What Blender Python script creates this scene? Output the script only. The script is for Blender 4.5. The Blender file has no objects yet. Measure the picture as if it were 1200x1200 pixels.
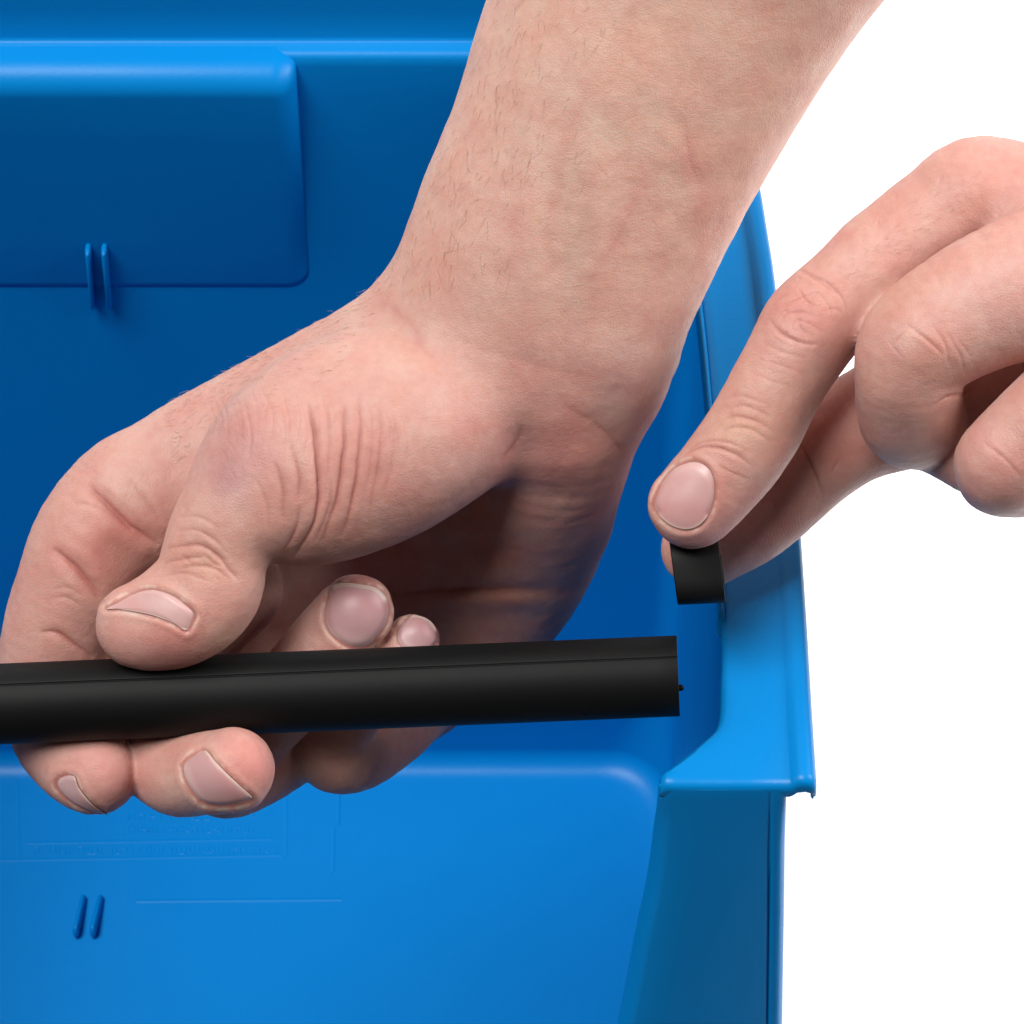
import bpy, bmesh, math, random
import numpy as np
from mathutils import Vector, Matrix

random.seed(4)
rng = np.random.default_rng(4)
SC = bpy.context.scene
COL = SC.collection

# ------------------------------------------------------------------ camera
D = 0.70                      # camera distance from the plane of the hands (m)
SPAN = 0.218                  # width seen at that plane (m)
S = SPAN / 1200.0             # metres per unit; hands are modelled in these units
PITCH = math.radians(50)
UP = np.array([0, math.sin(PITCH), math.cos(PITCH)])
BK = np.array([0, -math.cos(PITCH), math.sin(PITCH)])
RT = np.array([1.0, 0, 0])
CAM = BK * D
cam_d = bpy.data.cameras.new('camera')
cam = bpy.data.objects.new('camera', cam_d)
COL.objects.link(cam)
cam.location = CAM
cam.rotation_euler = (math.radians(90) - PITCH, 0, 0)
cam_d.sensor_width = 36
cam_d.lens = 36 * D / SPAN
cam_d.clip_start = 0.01
cam_d.clip_end = 50
cam_d.dof.use_dof = True
cam_d.dof.focus_distance = D
cam_d.dof.aperture_fstop = 120
SC.camera = cam

# ------------------------------------------------------------------ light
w = bpy.data.worlds.new('World')
SC.world = w
w.use_nodes = True
bgn = w.node_tree.nodes['Background']
bgn.inputs[0].default_value = (1, 1, 1, 1)
bgn.inputs[1].default_value = 0.05


def area(name, loc, target, size, power, col=(1, 1, 1), size_y=None):
    ld = bpy.data.lights.new(name, 'AREA')
    ld.energy = power
    ld.color = col
    ld.size = size
    if size_y:
        ld.shape = 'RECTANGLE'
        ld.size_y = size_y
    o = bpy.data.objects.new(name, ld)
    COL.objects.link(o)
    o.location = loc
    d = Vector(target) - Vector(loc)
    o.rotation_euler = d.to_track_quat('-Z', 'Y').to_euler()
    return o


area('back_softbox', (-0.75, 1.55, 2.2), (0, 0.05, -0.05), 1.3, 5, (1, 0.985, 0.965), 1.0)
area('overhead_softbox', (-1.40, -0.66, 3.8), (0, 0.08, -0.2), 2.3, 226, (1, 0.99, 0.975), 1.8)
area('added_background_light', (0.95, 0.15, 0.55), (0.60, 0.05, -0.40), 0.6, 15, (1, 1, 1))  # lamp added to keep the paper beside the bin white

SC.view_settings.view_transform = 'Standard'
SC.view_settings.look = 'None'
SC.view_settings.exposure = 0
SC.view_settings.gamma = 1
SC.cycles.use_denoising = True
SC.cycles.max_bounces = 8

# ------------------------------------------------------------------ helpers


def W(p):
    """hand units (x right, y down, z toward the lens) -> world metres"""
    p = np.atleast_2d(np.asarray(p, float))
    d = p[:, 2] * S
    k = (D - d) / D
    u = (600 - p[:, 1]) * S * k
    x = (p[:, 0] - 600) * S * k
    return x[:, None] * RT + u[:, None] * UP + d[:, None] * BK


def ray(px, py):
    v = (px - 600) * S * RT + (600 - py) * S * UP - BK * D
    return v / np.linalg.norm(v)


def on_z(px, py, z):
    r = ray(px, py)
    return CAM + r * ((z - CAM[2]) / r[2])


def on_y(px, py, y):
    r = ray(px, py)
    return CAM + r * ((y - CAM[1]) / r[1])


def on_plane(px, py, p0, n):
    r = ray(px, py)
    n = np.asarray(n, float)
    return CAM + r * (np.dot(np.asarray(p0) - CAM, n) / np.dot(r, n))


def tag(o, label=None, cat=None, group=None, kind=None):
    if label: o['label'] = label
    if cat: o['category'] = cat
    if group: o['group'] = group
    if kind: o['kind'] = kind
    return o


def mesh_obj(name, verts, faces, mat, parent=None, smooth=True):
    me = bpy.data.meshes.new(name)
    verts = np.asarray(verts, dtype=np.float32)
    if isinstance(faces, np.ndarray) and faces.ndim == 2:
        n, k = faces.shape
        me.vertices.add(len(verts))
        me.vertices.foreach_set('co', verts.ravel())
        me.loops.add(n * k)
        me.loops.foreach_set('vertex_index', faces.astype(np.int32).ravel())
        me.polygons.add(n)
        me.polygons.foreach_set('loop_start', np.arange(0, n * k, k, dtype=np.int32))
        me.polygons.foreach_set('loop_total', np.full(n, k, dtype=np.int32))
        me.update(calc_edges=True)
    else:
        me.from_pydata([tuple(map(float, v)) for v in verts], [], faces)
    me.polygons.foreach_set('use_smooth', [smooth] * len(me.polygons))
    me.materials.append(mat)
    o = bpy.data.objects.new(name, me)
    COL.objects.link(o)
    if parent: o.parent = parent
    return o


def loft(name, rows, mat, parent=None, closed=False, thick=0.0, off=0, cap=False):
    rows = np.asarray(rows, float)
    nr, nc, _ = rows.shape
    V = rows.reshape(-1, 3)
    F = []
    for i in range(nr - 1):
        for j in range(nc if closed else nc - 1):
            a = i * nc + j
            b = i * nc + (j + 1) % nc
            F.append((a, b, b + nc, a + nc))
    if cap: F.append(tuple(range(nc))[::-1])
    o = mesh_obj(name, V, F, mat, parent)
    if thick:
        m = o.modifiers.new('thickness', 'SOLIDIFY')
        m.thickness = thick
        m.offset = off
        e = o.modifiers.new('crisp_edges', 'EDGE_SPLIT')
        e.split_angle = math.radians(50)
    return o


def empty(name, loc, label, cat, group=None):
    o = bpy.data.objects.new(name, None)
    o.empty_display_size = 0.01
    COL.objects.link(o)
    o.location = loc
    return tag(o, label, cat, group)


def catmull(P, n, closed=False):
    P = np.asarray(P, float)
    if closed:
        Q = np.vstack([P[-1:], P, P[:2]])
        m = len(P)
    else:
        Q = np.vstack([2 * P[0] - P[1], P, 2 * P[-1] - P[-2]])
        m = len(P) - 1
    out = []
    for i in range(m):
        a, b, c, d = Q[i], Q[i + 1], Q[i + 2], Q[i + 3]
        for k in range(n):
            t = k / n
            out.append(0.5 * ((2 * b) + (c - a) * t + (2 * a - 5 * b + 4 * c - d) * t * t + (3 * b - a - 3 * c + d) * t ** 3))
    if not closed:
        out.append(P[-1])
    return np.array(out)


# ------------------------------------------------------------------ materials


def new_mat(name):
    m = bpy.data.materials.new(name)
    m.use_nodes = True
    return m, m.node_tree, m.node_tree.nodes['Principled BSDF']


def node(nt, typ, **kw):
    n = nt.nodes.new(typ)
    for k, v in kw.items():
        setattr(n, k, v)
    return n


def plastic(name, col, rough, bump=0.02, scale=900, mottle=0.06, spec=0.5):
    m, nt, b = new_mat(name)
    tc = node(nt, 'ShaderNodeTexCoord')
    n1 = node(nt, 'ShaderNodeTexNoise')
    n1.inputs['Scale'].default_value = 14
    n1.inputs['Detail'].default_value = 5
    nt.links.new(tc.outputs['Object'], n1.inputs['Vector'])
    mx = node(nt, 'ShaderNodeMix', data_type='RGBA')
    mx.inputs['A'].default_value = (*[c * (1 - mottle) for c in col], 1)
    mx.inputs['B'].default_value = (*[min(1, c * (1 + mottle)) for c in col], 1)
    nt.links.new(n1.outputs['Fac'], mx.inputs['Factor'])
    nt.links.new(mx.outputs['Result'], b.inputs['Base Color'])
    n2 = node(nt, 'ShaderNodeTexNoise')
    n2.inputs['Scale'].default_value = scale
    n2.inputs['Detail'].default_value = 3
    nt.links.new(tc.outputs['Object'], n2.inputs['Vector'])
    n3 = node(nt, 'ShaderNodeTexNoise')
    n3.inputs['Scale'].default_value = 25
    nt.links.new(tc.outputs['Object'], n3.inputs['Vector'])
    ad = node(nt, 'ShaderNodeMath', operation='MULTIPLY_ADD')
    ad.inputs[1].default_value = 6
    nt.links.new(n3.outputs['Fac'], ad.inputs[0])
    nt.links.new(n2.outputs['Fac'], ad.inputs[2])
    bp = node(nt, 'ShaderNodeBump')
    bp.inputs['Strength'].default_value = bump
    bp.inputs['Distance'].default_value = 0.0008
    nt.links.new(ad.outputs[0], bp.inputs['Height'])
    nt.links.new(bp.outputs[0], b.inputs['Normal'])
    rm = node(nt, 'ShaderNodeMapRange')
    rm.inputs['To Min'].default_value = rough - 0.04
    rm.inputs['To Max'].default_value = rough + 0.06
    nt.links.new(n1.outputs['Fac'], rm.inputs['Value'])
    nt.links.new(rm.outputs[0], b.inputs['Roughness'])
    b.inputs['Specular IOR Level'].default_value = spec
    return m


M_BLUE = plastic('blue_polypropylene', (0.0, 0.194, 0.53), 0.36, 0.06, spec=0.2)
M_BLACK = plastic("black_rubber", (0.0028, 0.003, 0.003), 0.58, 0.04, 2500, 0.15, 0.2)
M_CLIP = plastic('black_plastic', (0.003, 0.003, 0.003), 0.55, 0.05, 2500, 0.1, 0.2)

m, nt, b = new_mat('glowing_white_paper')
tc = node(nt, 'ShaderNodeTexCoord')
nz = node(nt, 'ShaderNodeTexNoise')
nz.inputs['Scale'].default_value = 30
nt.links.new(tc.outputs['Object'], nz.inputs['Vector'])
rp = node(nt, 'ShaderNodeMapRange')
rp.inputs['To Min'].default_value = 0.93
rp.inputs['To Max'].default_value = 0.96
nt.links.new(nz.outputs['Fac'], rp.inputs['Value'])
cb = node(nt, 'ShaderNodeCombineColor')
for i in range(3): nt.links.new(rp.outputs[0], cb.inputs[i])
nt.links.new(cb.outputs[0], b.inputs['Base Color'])
b.inputs['Roughness'].default_value = 0.9
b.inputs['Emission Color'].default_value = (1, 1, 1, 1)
b.inputs['Emission Strength'].default_value = 0.35  # paper given its own glow so the background stays white
M_WHITE = m


def skin_material():
    m, nt, b = new_mat('skin')
    L = nt.links.new
    at = node(nt, 'ShaderNodeAttribute', attribute_name='tint')
    tc = node(nt, 'ShaderNodeTexCoord')
    # blotches of colour under the skin
    n1 = node(nt, 'ShaderNodeTexNoise')
    n1.inputs['Scale'].default_value = 95
    n1.inputs['Detail'].default_value = 5
    L(tc.outputs['Object'], n1.inputs['Vector'])
    mp = node(nt, 'ShaderNodeMapRange')
    mp.inputs['From Min'].default_value = 0.35
    mp.inputs['From Max'].default_value = 0.7
    mp.inputs['To Max'].default_value = 0.55
    L(n1.outputs['Fac'], mp.inputs['Value'])
    mul = node(nt, 'ShaderNodeMix', data_type='RGBA', blend_type='MULTIPLY')
    mul.inputs['B'].default_value = (0.97, 0.74, 0.70, 1)
    L(mp.outputs[0], mul.inputs['Factor'])
    L(at.outputs['Color'], mul.inputs['A'])
    n4 = node(nt, 'ShaderNodeTexNoise')
    n4.inputs['Scale'].default_value = 600
    n4.inputs['Detail'].default_value = 3
    L(tc.outputs['Object'], n4.inputs['Vector'])
    mp4 = node(nt, 'ShaderNodeMapRange')
    mp4.inputs['From Min'].default_value = 0.4
    mp4.inputs['From Max'].default_value = 0.75
    mp4.inputs['To Max'].default_value = 0.30
    L(n4.outputs['Fac'], mp4.inputs['Value'])
    mul2 = node(nt, 'ShaderNodeMix', data_type='RGBA', blend_type='MULTIPLY')
    mul2.inputs['B'].default_value = (0.85, 0.72, 0.66, 1)
    L(mp4.outputs[0], mul2.inputs['Factor'])
    L(mul.outputs['Result'], mul2.inputs['A'])
    L(mul2.outputs['Result'], b.inputs['Base Color'])
    b.inputs['Subsurface Weight'].default_value = 0.55
    b.inputs['Subsurface Radius'].default_value = (1.0, 0.33, 0.18)
    b.inputs['Subsurface Scale'].default_value = 0.0032
    b.inputs['Specular IOR Level'].default_value = 0.38
    # skin relief: cells + fine lines
    v1 = node(nt, 'ShaderNodeTexVoronoi', feature='DISTANCE_TO_EDGE')
    v1.inputs['Scale'].default_value = 1500
    ns = node(nt, 'ShaderNodeTexNoise')
    ns.inputs['Scale'].default_value = 260
    L(tc.outputs['Object'], ns.inputs['Vector'])
    vm = node(nt, 'ShaderNodeVectorMath', operation='MULTIPLY_ADD')
    vm.inputs[1].default_value = (0.0016, 0.0016, 0.0016)
    L(ns.outputs['Color'], vm.inputs[0])
    L(tc.outputs['Object'], vm.inputs[2])
    L(vm.outputs[0], v1.inputs['Vector'])
    mr = node(nt, 'ShaderNodeMapRange')
    mr.inputs['From Max'].default_value = 0.22
    L(v1.outputs['Distance'], mr.inputs['Value'])
    n3 = node(nt, 'ShaderNodeTexNoise')
    n3.inputs['Scale'].default_value = 420
    n3.inputs['Detail'].default_value = 6
    n3.inputs['Roughness'].default_value = 0.65
    L(vm.outputs[0], n3.inputs['Vector'])
    ma = node(nt, 'ShaderNodeMath', operation='MULTIPLY_ADD')
    ma.inputs[1].default_value = 2.2
    L(n3.outputs['Fac'], ma.inputs[0])
    L(mr.outputs[0], ma.inputs[2])
    bp = node(nt, 'ShaderNodeBump')
    bp.inputs['Strength'].default_value = 0.22
    bp.inputs['Distance'].default_value = 0.00022
    L(ma.outputs[0], bp.inputs['Height'])
    L(bp.outputs[0], b.inputs['Normal'])
    rr = node(nt, 'ShaderNodeMapRange')
    rr.inputs['To Min'].default_value = 0.42
    rr.inputs['To Max'].default_value = 0.62
    L(n1.outputs['Fac'], rr.inputs['Value'])
    L(rr.outputs[0], b.inputs['Roughness'])
    return m


M_SKIN = skin_material()


def nail_material():
    m, nt, b = new_mat('fingernail')
    L = nt.links.new
    at = node(nt, 'ShaderNodeAttribute', attribute_name='tint')
    tc = node(nt, 'ShaderNodeTexCoord')
    n1 = node(nt, 'ShaderNodeTexNoise')
    n1.inputs['Scale'].default_value = 300
    L(tc.outputs['Object'], n1.inputs['Vector'])
    mul = node(nt, 'ShaderNodeMix', data_type='RGBA', blend_type='MULTIPLY')
    mul.inputs['B'].default_value = (0.93, 0.82, 0.84, 1)
    L(n1.outputs['Fac'], mul.inputs['Factor'])
    L(at.outputs['Color'], mul.inputs['A'])
    L(mul.outputs['Result'], b.inputs['Base Color'])
    b.inputs['Roughness'].default_value = 0.40
    b.inputs['Specular IOR Level'].default_value = 0.45
    b.inputs['Subsurface Weight'].default_value = 0.3
    b.inputs['Subsurface Radius'].default_value = (1, 0.5, 0.4)
    b.inputs['Subsurface Scale'].default_value = 0.001
    bp = node(nt, 'ShaderNodeBump')
    bp.inputs['Strength'].default_value = 0.15
    bp.inputs['Distance'].default_value = 0.0002
    L(n1.outputs['Fac'], bp.inputs['Height'])
    L(bp.outputs[0], b.inputs['Normal'])
    return m


M_NAIL = nail_material()
m, nt, b = new_mat('hair')
b.inputs['Base Color'].default_value = (0.16, 0.085, 0.05, 1)
b.inputs['Roughness'].default_value = 0.5
tc = node(nt, 'ShaderNodeTexCoord'); nz = node(nt, 'ShaderNodeTexNoise')
nz.inputs['Scale'].default_value = 200
nt.links.new(tc.outputs['Object'], nz.inputs['Vector'])
cr = node(nt, 'ShaderNodeValToRGB')
cr.color_ramp.elements[0].color = (0.42, 0.27, 0.19, 1)
cr.color_ramp.elements[1].color = (0.62, 0.42, 0.32, 1)
nt.links.new(nz.outputs['Fac'], cr.inputs[0])
nt.links.new(cr.outputs[0], b.inputs['Base Color'])
M_HAIR = m

# ------------------------------------------------------------------ setting: white surface
ZR = -0.035        # height of the bin's rim
Y_TOP, Y_BOT = 0.222, 0.205   # back wall leans back a little
ZF = float(on_y(600, 893, Y_BOT)[2])      # inner floor of the bin
GZ = ZF - 0.006
rows = []
for t in np.linspace(0, 1, 2): rows.append([(-3, -0.16 + 2.16 * t, GZ), (3, -0.16 + 2.16 * t, GZ)])
for a in np.linspace(0, math.pi / 2, 12)[1:]:
    rows.append([(x, 2 + 1.0 * math.sin(a), GZ + 1.0 * (1 - math.cos(a))) for x in (-3, 3)])
rows.append([(-3, 3, GZ + 3), (3, 3, GZ + 3)])
bd = loft('ground', rows, M_WHITE)
tag(bd, 'white seamless paper surface with an added glow, under and behind the blue bin', kind='structure')

tb = loft('darkening_sheet', [[(-3, -1.6, GZ - 0.012), (3, -1.6, GZ - 0.012)], [(-3, 0.3, GZ - 0.012), (3, 0.3, GZ - 0.012)]],
          plastic('added_dark_sheet', (0.03, 0.03, 0.032), 0.6, 0.05), thick=0.01, off=-1)  # unseen sheet added to darken reflections in the blue post
tag(tb, 'unseen dark sheet added under the white paper to darken reflections', kind='structure')

# ------------------------------------------------------------------ the bin
bin_ = empty('storage_bin', (0, 0.06, GZ + 0.0005),
             'large bright blue plastic open-front storage bin with ribs inside and a stepped side rim', 'storage bin')
BINV = Vector(bin_.location)


def bpart(o):
    o.parent = bin_
    o.matrix_parent_inverse = Matrix.Translation(-BINV)
    return o


XR = 0.0535
XL = -0.30
YF = -0.085
Z_E = -0.25
yP0 = on_z(860, 918, ZR)[1]
def ypost(z): return yP0 - 0.16 * (ZR - z)
def yback(z): return Y_BOT + (Y_TOP - Y_BOT) * (z - ZF) / (ZR - ZF)


BN = np.array([0, -(ZR - ZF), (Y_TOP - Y_BOT)]); BN = BN / np.linalg.norm(BN)
BP = np.array([0, Y_BOT, ZF])
def on_back(px, py, off=0.0): return on_plane(px, py, BP + BN * off, BN)


zL = on_back(300, 65)[2]


def corner_r(z): return 0.0080 + 0.014 * math.exp(-((z - ZF) / 0.028) ** 2)


def contour(z, inset=0.0, dyb=0.0, front=True):
    xr, xl = XR - inset, XL + inset
    yb = yback(z) - inset + dyb
    r = max(0.002, corner_r(z) - inset * 0.4)
    pts = []
    N_ = 12
    if front:
        yf = YF - 0.02 * (z - ZF) / 0.15 + inset
        for (cx, cy, a0) in ((xl + r, yf + r, 180), (xr - r, yf + r, 270)):
            for k in range(N_ + 1):
                a = math.radians(a0 + 90 * k / N_)
                pts.append((cx + r * math.cos(a), cy + r * math.sin(a), z))
    else:
        yf = ypost(z)
        pts.append((xr, yf, z))
    for k in range(1, 14): pts.append((xr, yf + r * front + (yb - r - yf - r * front) * k / 14, z))
    for k in range(N_ + 1):
        a = math.radians(90 * k / N_)
        pts.append((xr - r + r * math.cos(a), yb - r + r * math.sin(a), z))
    for k in range(1, 50): pts.append((xr - r + (xl + r - xr + r) * k / 50, yb, z))
    for k in range(N_ + 1):
        a = math.radians(90 + 90 * k / N_)
        pts.append((xl + r + r * math.cos(a), yb - r + r * math.sin(a), z))
    if not front: pts.append((xl, yf, z))
    return pts


rows = []
RF = 0.0075
c = np.array(contour(ZF, RF))
ctr = c.mean(0)
for t in (0.97,): rows.append(ctr + (c - ctr) * t)
for k in range(0, 11):
    a = math.radians(90 * k / 10)
    q = np.array(contour(ZF + RF * (1 - math.cos(a)), RF * (1 - math.sin(a))))
    rows.append(q)
for z in np.linspace(ZF + RF, Z_E, 10)[1:]: rows.append(np.array(contour(z)))
bpart(loft('bin_body', np.array(rows)[:, ::-1], M_BLUE, closed=True, thick=0.0025, off=-1, cap=True))
rows = [contour(z, front=False) for z in np.linspace(Z_E, zL - 0.004, 16)]
for dz, dy in ((-0.0016, 0.0003), (-0.0005, 0.0010), (0, 0.0022), (0, 0.0050), (0.0004, 0.0056), (0.0014, 0.0060), (0.01, 0.0064)):
    rows.append(contour(zL + dz, dyb=dy, front=False))
rows.append(contour(ZR - 0.0012, dyb=0.0075, front=False))
bpart(loft('upper_wall', np.array(rows)[:, ::-1], M_BLUE, thick=0.0025, off=-1))
yb_ = yback(ZR) + 0.0075
rws = [[(x, yb_ + dy, ZR + dz) for x in np.linspace(XL, XR - 0.01, 12)] for dy, dz in ((0, -0.002), (0.0004, 0), (0.014, 0), (0.016, -0.001), (0.016, -0.01))]
bpart(loft('back_rim', rws, M_BLUE, thick=0.001, off=0))
# low front wall lip, below the frame of the photograph
yy = YF - 0.02 * (Z_E - ZF) / 0.15
rws = [[(x, yy + dy, Z_E + dz) for x in (XL + 0.01, XR - 0.01)] for dy, dz in ((0.0005, -0.001), (0, 0.001), (-0.004, 0.002), (-0.012, 0.0015), (-0.013, -0.002), (-0.013, -0.012))]
bpart(loft('front_lip', rws, M_BLUE, thick=0.002, off=0))


def bump_box():
    """label box standing out of the back wall: rounded top edge, face leaning in to the wall at the foot"""
    pr = on_back(346, 110, 0.008)
    x1 = pr[0]
    z0 = on_back(200, 342, 0.002)[2]
    z1 = zL + 0.0001
    x0 = -0.27
    R = 0.0078
    rows = []
    r = 0.0065
    al = np.linspace(0, 90, 9)
    xs = [x0, x1 - 0.05] + [x1 - r + r * math.sin(math.radians(a)) for a in al]
    fs = [0, 0] + [r * (1 - math.cos(math.radians(a))) for a in al]
    def wall(z): return yback(z)
    z00 = z0
    for x, off in zip(xs, fs):
        dep = 0.0088 - off
        u_ = min(1.0, max(0.0, (x - (x1 - 0.0066)) / 0.0066))
        z0 = z00 + 0.0066 * (1 - math.sqrt(1 - u_ * u_))
        top = z1 - off * 0.55
        sec = [(x, wall(z1) + 0.0035, top)]
        RR = min(R, dep)
        yc = wall(z1) - dep + RR
        for a in np.linspace(90, 0, 14):
            sec.append((x, yc - RR * math.cos(math.radians(a)), top - RR + RR * math.sin(math.radians(a))))
        for t in (0.25, 0.5, 0.75, 0.97):
            z = (top - RR) * (1 - t) + z0 * t
            d2 = dep * (1 - t) + 0.0003 * t
            sec.append((x, wall(z) - max(d2 - off * t * .3, 0.0002), z))
        sec.append((x, wall(z0) - 0.0001, z0))
        sec.append((x, wall(z0) + 0.001, z0 - 0.0002))
        rows.append(sec)
    rows.append([(x1, wall(p[2]) + 0.001, p[2]) for p in rows[-1]])
    return loft('label_box', rows, M_BLUE)


bpart(bump_box())


def capsule(name, p0, p1, rx, ry, mat, n=12, side=None):
    """round-ended bar from p0 to p1; rx across, ry out of the surface"""
    p0 = np.asarray(p0); p1 = np.asarray(p1)
    ax = p1 - p0
    L_ = np.linalg.norm(ax); ax = ax / L_
    sd = np.asarray(side, float); sd = sd - ax * np.dot(sd, ax); sd /= np.linalg.norm(sd)
    ou = np.cross(ax, sd)
    rows = []
    for k in range(5):
        a = math.radians(90 * k / 4)
        rows.append([p0 - ax * rx * math.cos(a) + (sd * rx * math.cos(t) + ou * ry * math.sin(t)) * max(0.02, math.sin(a)) for t in np.linspace(0, 2 * math.pi, n, endpoint=False)])
    for k in range(5):
        a = math.radians(90 - 90 * k / 4)
        rows.append([p1 + ax * rx * math.cos(a) + (sd * rx * math.cos(t) + ou * ry * math.sin(t)) * max(0.02, math.sin(a)) for t in np.linspace(0, 2 * math.pi, n, endpoint=False)])
    return loft(name, rows, mat, closed=True)


# divider ribs on the back wall
for (x_, b_) in ((103, 109), (122, 128)):
    bpart(capsule('divider_rib', on_back(x_, 292, 0.0038), on_back(b_, 354, 0.0012), 0.0009, 0.0030, M_BLUE, side=(1, 0, 0)))
PN = np.array([0, 0, 1.0])
PP = np.array([0, 0, ZF])
for (x0_, x1_) in ((98, 89), (118, 109)):
    p0 = on_plane(x0_, 1056, PP, PN) + PN * 0.0002
    p1 = on_plane(x1_, 1092, PP + PN * 0.003, PN)
    bpart(capsule('divider_rib', p0, p1, 0.0011, 0.0028, M_BLUE, side=(1, 0, 0)))


# embossed plate outline, faint lettering rows
def ridge(pts, wd=0.0004, h=0.00022):
    P3 = [on_plane(x, y, PP, PN) for x, y in pts]
    V = []; F = []
    for i, p in enumerate(P3):
        t = P3[min(i + 1, len(P3) - 1)] - P3[max(i - 1, 0)]
        t /= np.linalg.norm(t)
        s = np.cross(PN, t)
        V += [p - s * wd * 2, p + PN * h - s * wd * .5, p + PN * h + s * wd * .5, p + s * wd * 2]
    for i in range(len(P3) - 1):
        for k in range(3):
            a = i * 4 + k
            F.append((a, a + 4, a + 5, a + 1))
    return V, F


EV, EF = [], []
def add_ridge(pts, **k):
    V, F = ridge(pts, **k)
    n = len(EV)
    EV.extend(V); EF.extend([tuple(i + n for i in f) for f in F])


add_ridge([(397, 930), (396, 966)], wd=.0004, h=.00018); add_ridge([(391, 968), (390, 1020), (388, 1024)], wd=.0004, h=.00012)
add_ridge([(0, 1008), (120, 1006), (330, 1002)], wd=.0004, h=.00008); add_ridge([(160, 1056), (400, 1054)], wd=.0004, h=.00013)
add_ridge([(335, 930), (335, 1002)], h=.00008); add_ridge([(30, 988), (160, 986), (320, 983)], h=.00008)
add_ridge([(20, 915), (22, 1006)], h=.00008); add_ridge([(480, 906), (600, 906), (690, 907)], wd=.0005, h=.0002)
for row_y, h_ in ((996, 8), (972, 6), (957, 7)):
    x = 30 if row_y == 996 else 150
    while x < (325 if row_y == 996 else 300):
        wl = random.uniform(2.5, 5)
        if random.random() > .16:
            add_ridge([(x, row_y - h_ * .5), (x + random.uniform(-1, 1), row_y + h_ * .5)], wd=.0002, h=.00008)
            if random.random() > .4: add_ridge([(x, row_y + random.choice((-.5, 0, .5)) * h_), (x + wl, row_y + random.choice((-.5, 0, .5)) * h_)], wd=.0002, h=.00008)
        x += wl + 2
emb = bpart(mesh_obj('embossed_marking', EV, EF, M_BLUE, smooth=False))
emb['kind'] = 'stuff'

# ---- rim flange of the right side: rows along y, each a cross profile in x,z
def xz_at(px, py, z): return on_z(px, py, z)


inner = catmull([(806, 230), (820, 350), (832, 480), (841, 600), (848, 740), (847, 800), (843, 848), (822, 872), (796, 893), (778, 906), (775, 912)], 6)
outer_pts = [(878, 150), (890, 222), (905, 315), (921, 450), (935, 600), (943, 720), (950, 840), (955, 918)]
oy = np.array([on_z(x, y, ZR)[1] for x, y in outer_pts]); ox = np.array([on_z(x, y, ZR)[0] for x, y in outer_pts])
o_ = np.argsort(oy)
def xout(y): return float(np.interp(y, oy[o_], ox[o_]))
in3 = np.array([on_z(x, y, ZR) for x, y in inner])
yend = in3[:, 1].min()
rows = []
# extend to the back
ext = [np.array([in3[0][0] - 0.003, Y_TOP + 0.012, ZR])]
for p in list(ext) + list(in3):
    xi, y = p[0], p[1]
    xo = xout(y) if y <= oy.max() else xout(oy.max()) - (y - oy.max()) * 0.10
    Wd = xo - xi
    prof = [(xi + 0.0006, -0.0032), (xi, -0.002), (xi + 0.0004, -0.0006), (xi + 0.0013, 0.0), (xi + 0.0030, -0.0002),
            (xi + Wd * 0.35, -0.0003), (xi + Wd * .55, -0.0003), (xo - 0.0053, -0.0004), (xo - 0.0046, 0.0000), (xo - 0.0036, 0.0011),
            (xo - 0.0020, 0.0014), (xo - 0.0008, 0.0009), (xo - 0.0001, -0.0003), (xo, -0.002), (xo - 0.0002, -0.0042)]
    rows.append([(a, y, ZR + c) for a, c in prof])
base = [np.array(r) for r in rows][-1]
for dy, dz in ((-0.0006, -0.0001), (-0.0012, -0.0005), (-0.0016, -0.0011), (-0.0017, -0.0019), (-0.0017, -0.0034)):
    r = base.copy()
    r[:, 1] += dy
    r[:, 2] = np.maximum(r[:, 2] + dz, ZR - 0.0045)
    rows.append(r)
rim = loft('side_rim', rows, M_BLUE, thick=0.0009, off=0)
bpart(rim)
# thin guide bead that ends before the front
bead = catmull([on_z(x, y, ZR - 0.004) for x, y in [(812, 300), (824, 400), (835, 520), (842, 620), (846, 690), (847, 738)]], 5)
V = []; rws = []
for p in bead:
    rws.append([p + np.array([0.0010 * math.cos(t) - 0.0003, 0, 0.0040 * math.sin(t) + 0.001]) for t in np.linspace(0, 2 * math.pi, 10, endpoint=False)])
rws.append([bead[-1] + np.array([0, -0.0006, -0.001])] * 10)
bpart(loft('guide_bead', rws, M_BLUE, closed=True))
# left side rim, outside the frame
rws = []
for y in np.linspace(yend, Y_TOP + 0.012, 12):
    rws.append([(XL + 0.002, y, ZR - 0.006), (XL + 0.001, y, ZR), (XL - 0.016, y, ZR), (XL - 0.018, y, ZR - 0.008)])
bpart(loft('side_rim', rws, M_BLUE, thick=0.0009, off=0))

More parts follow.
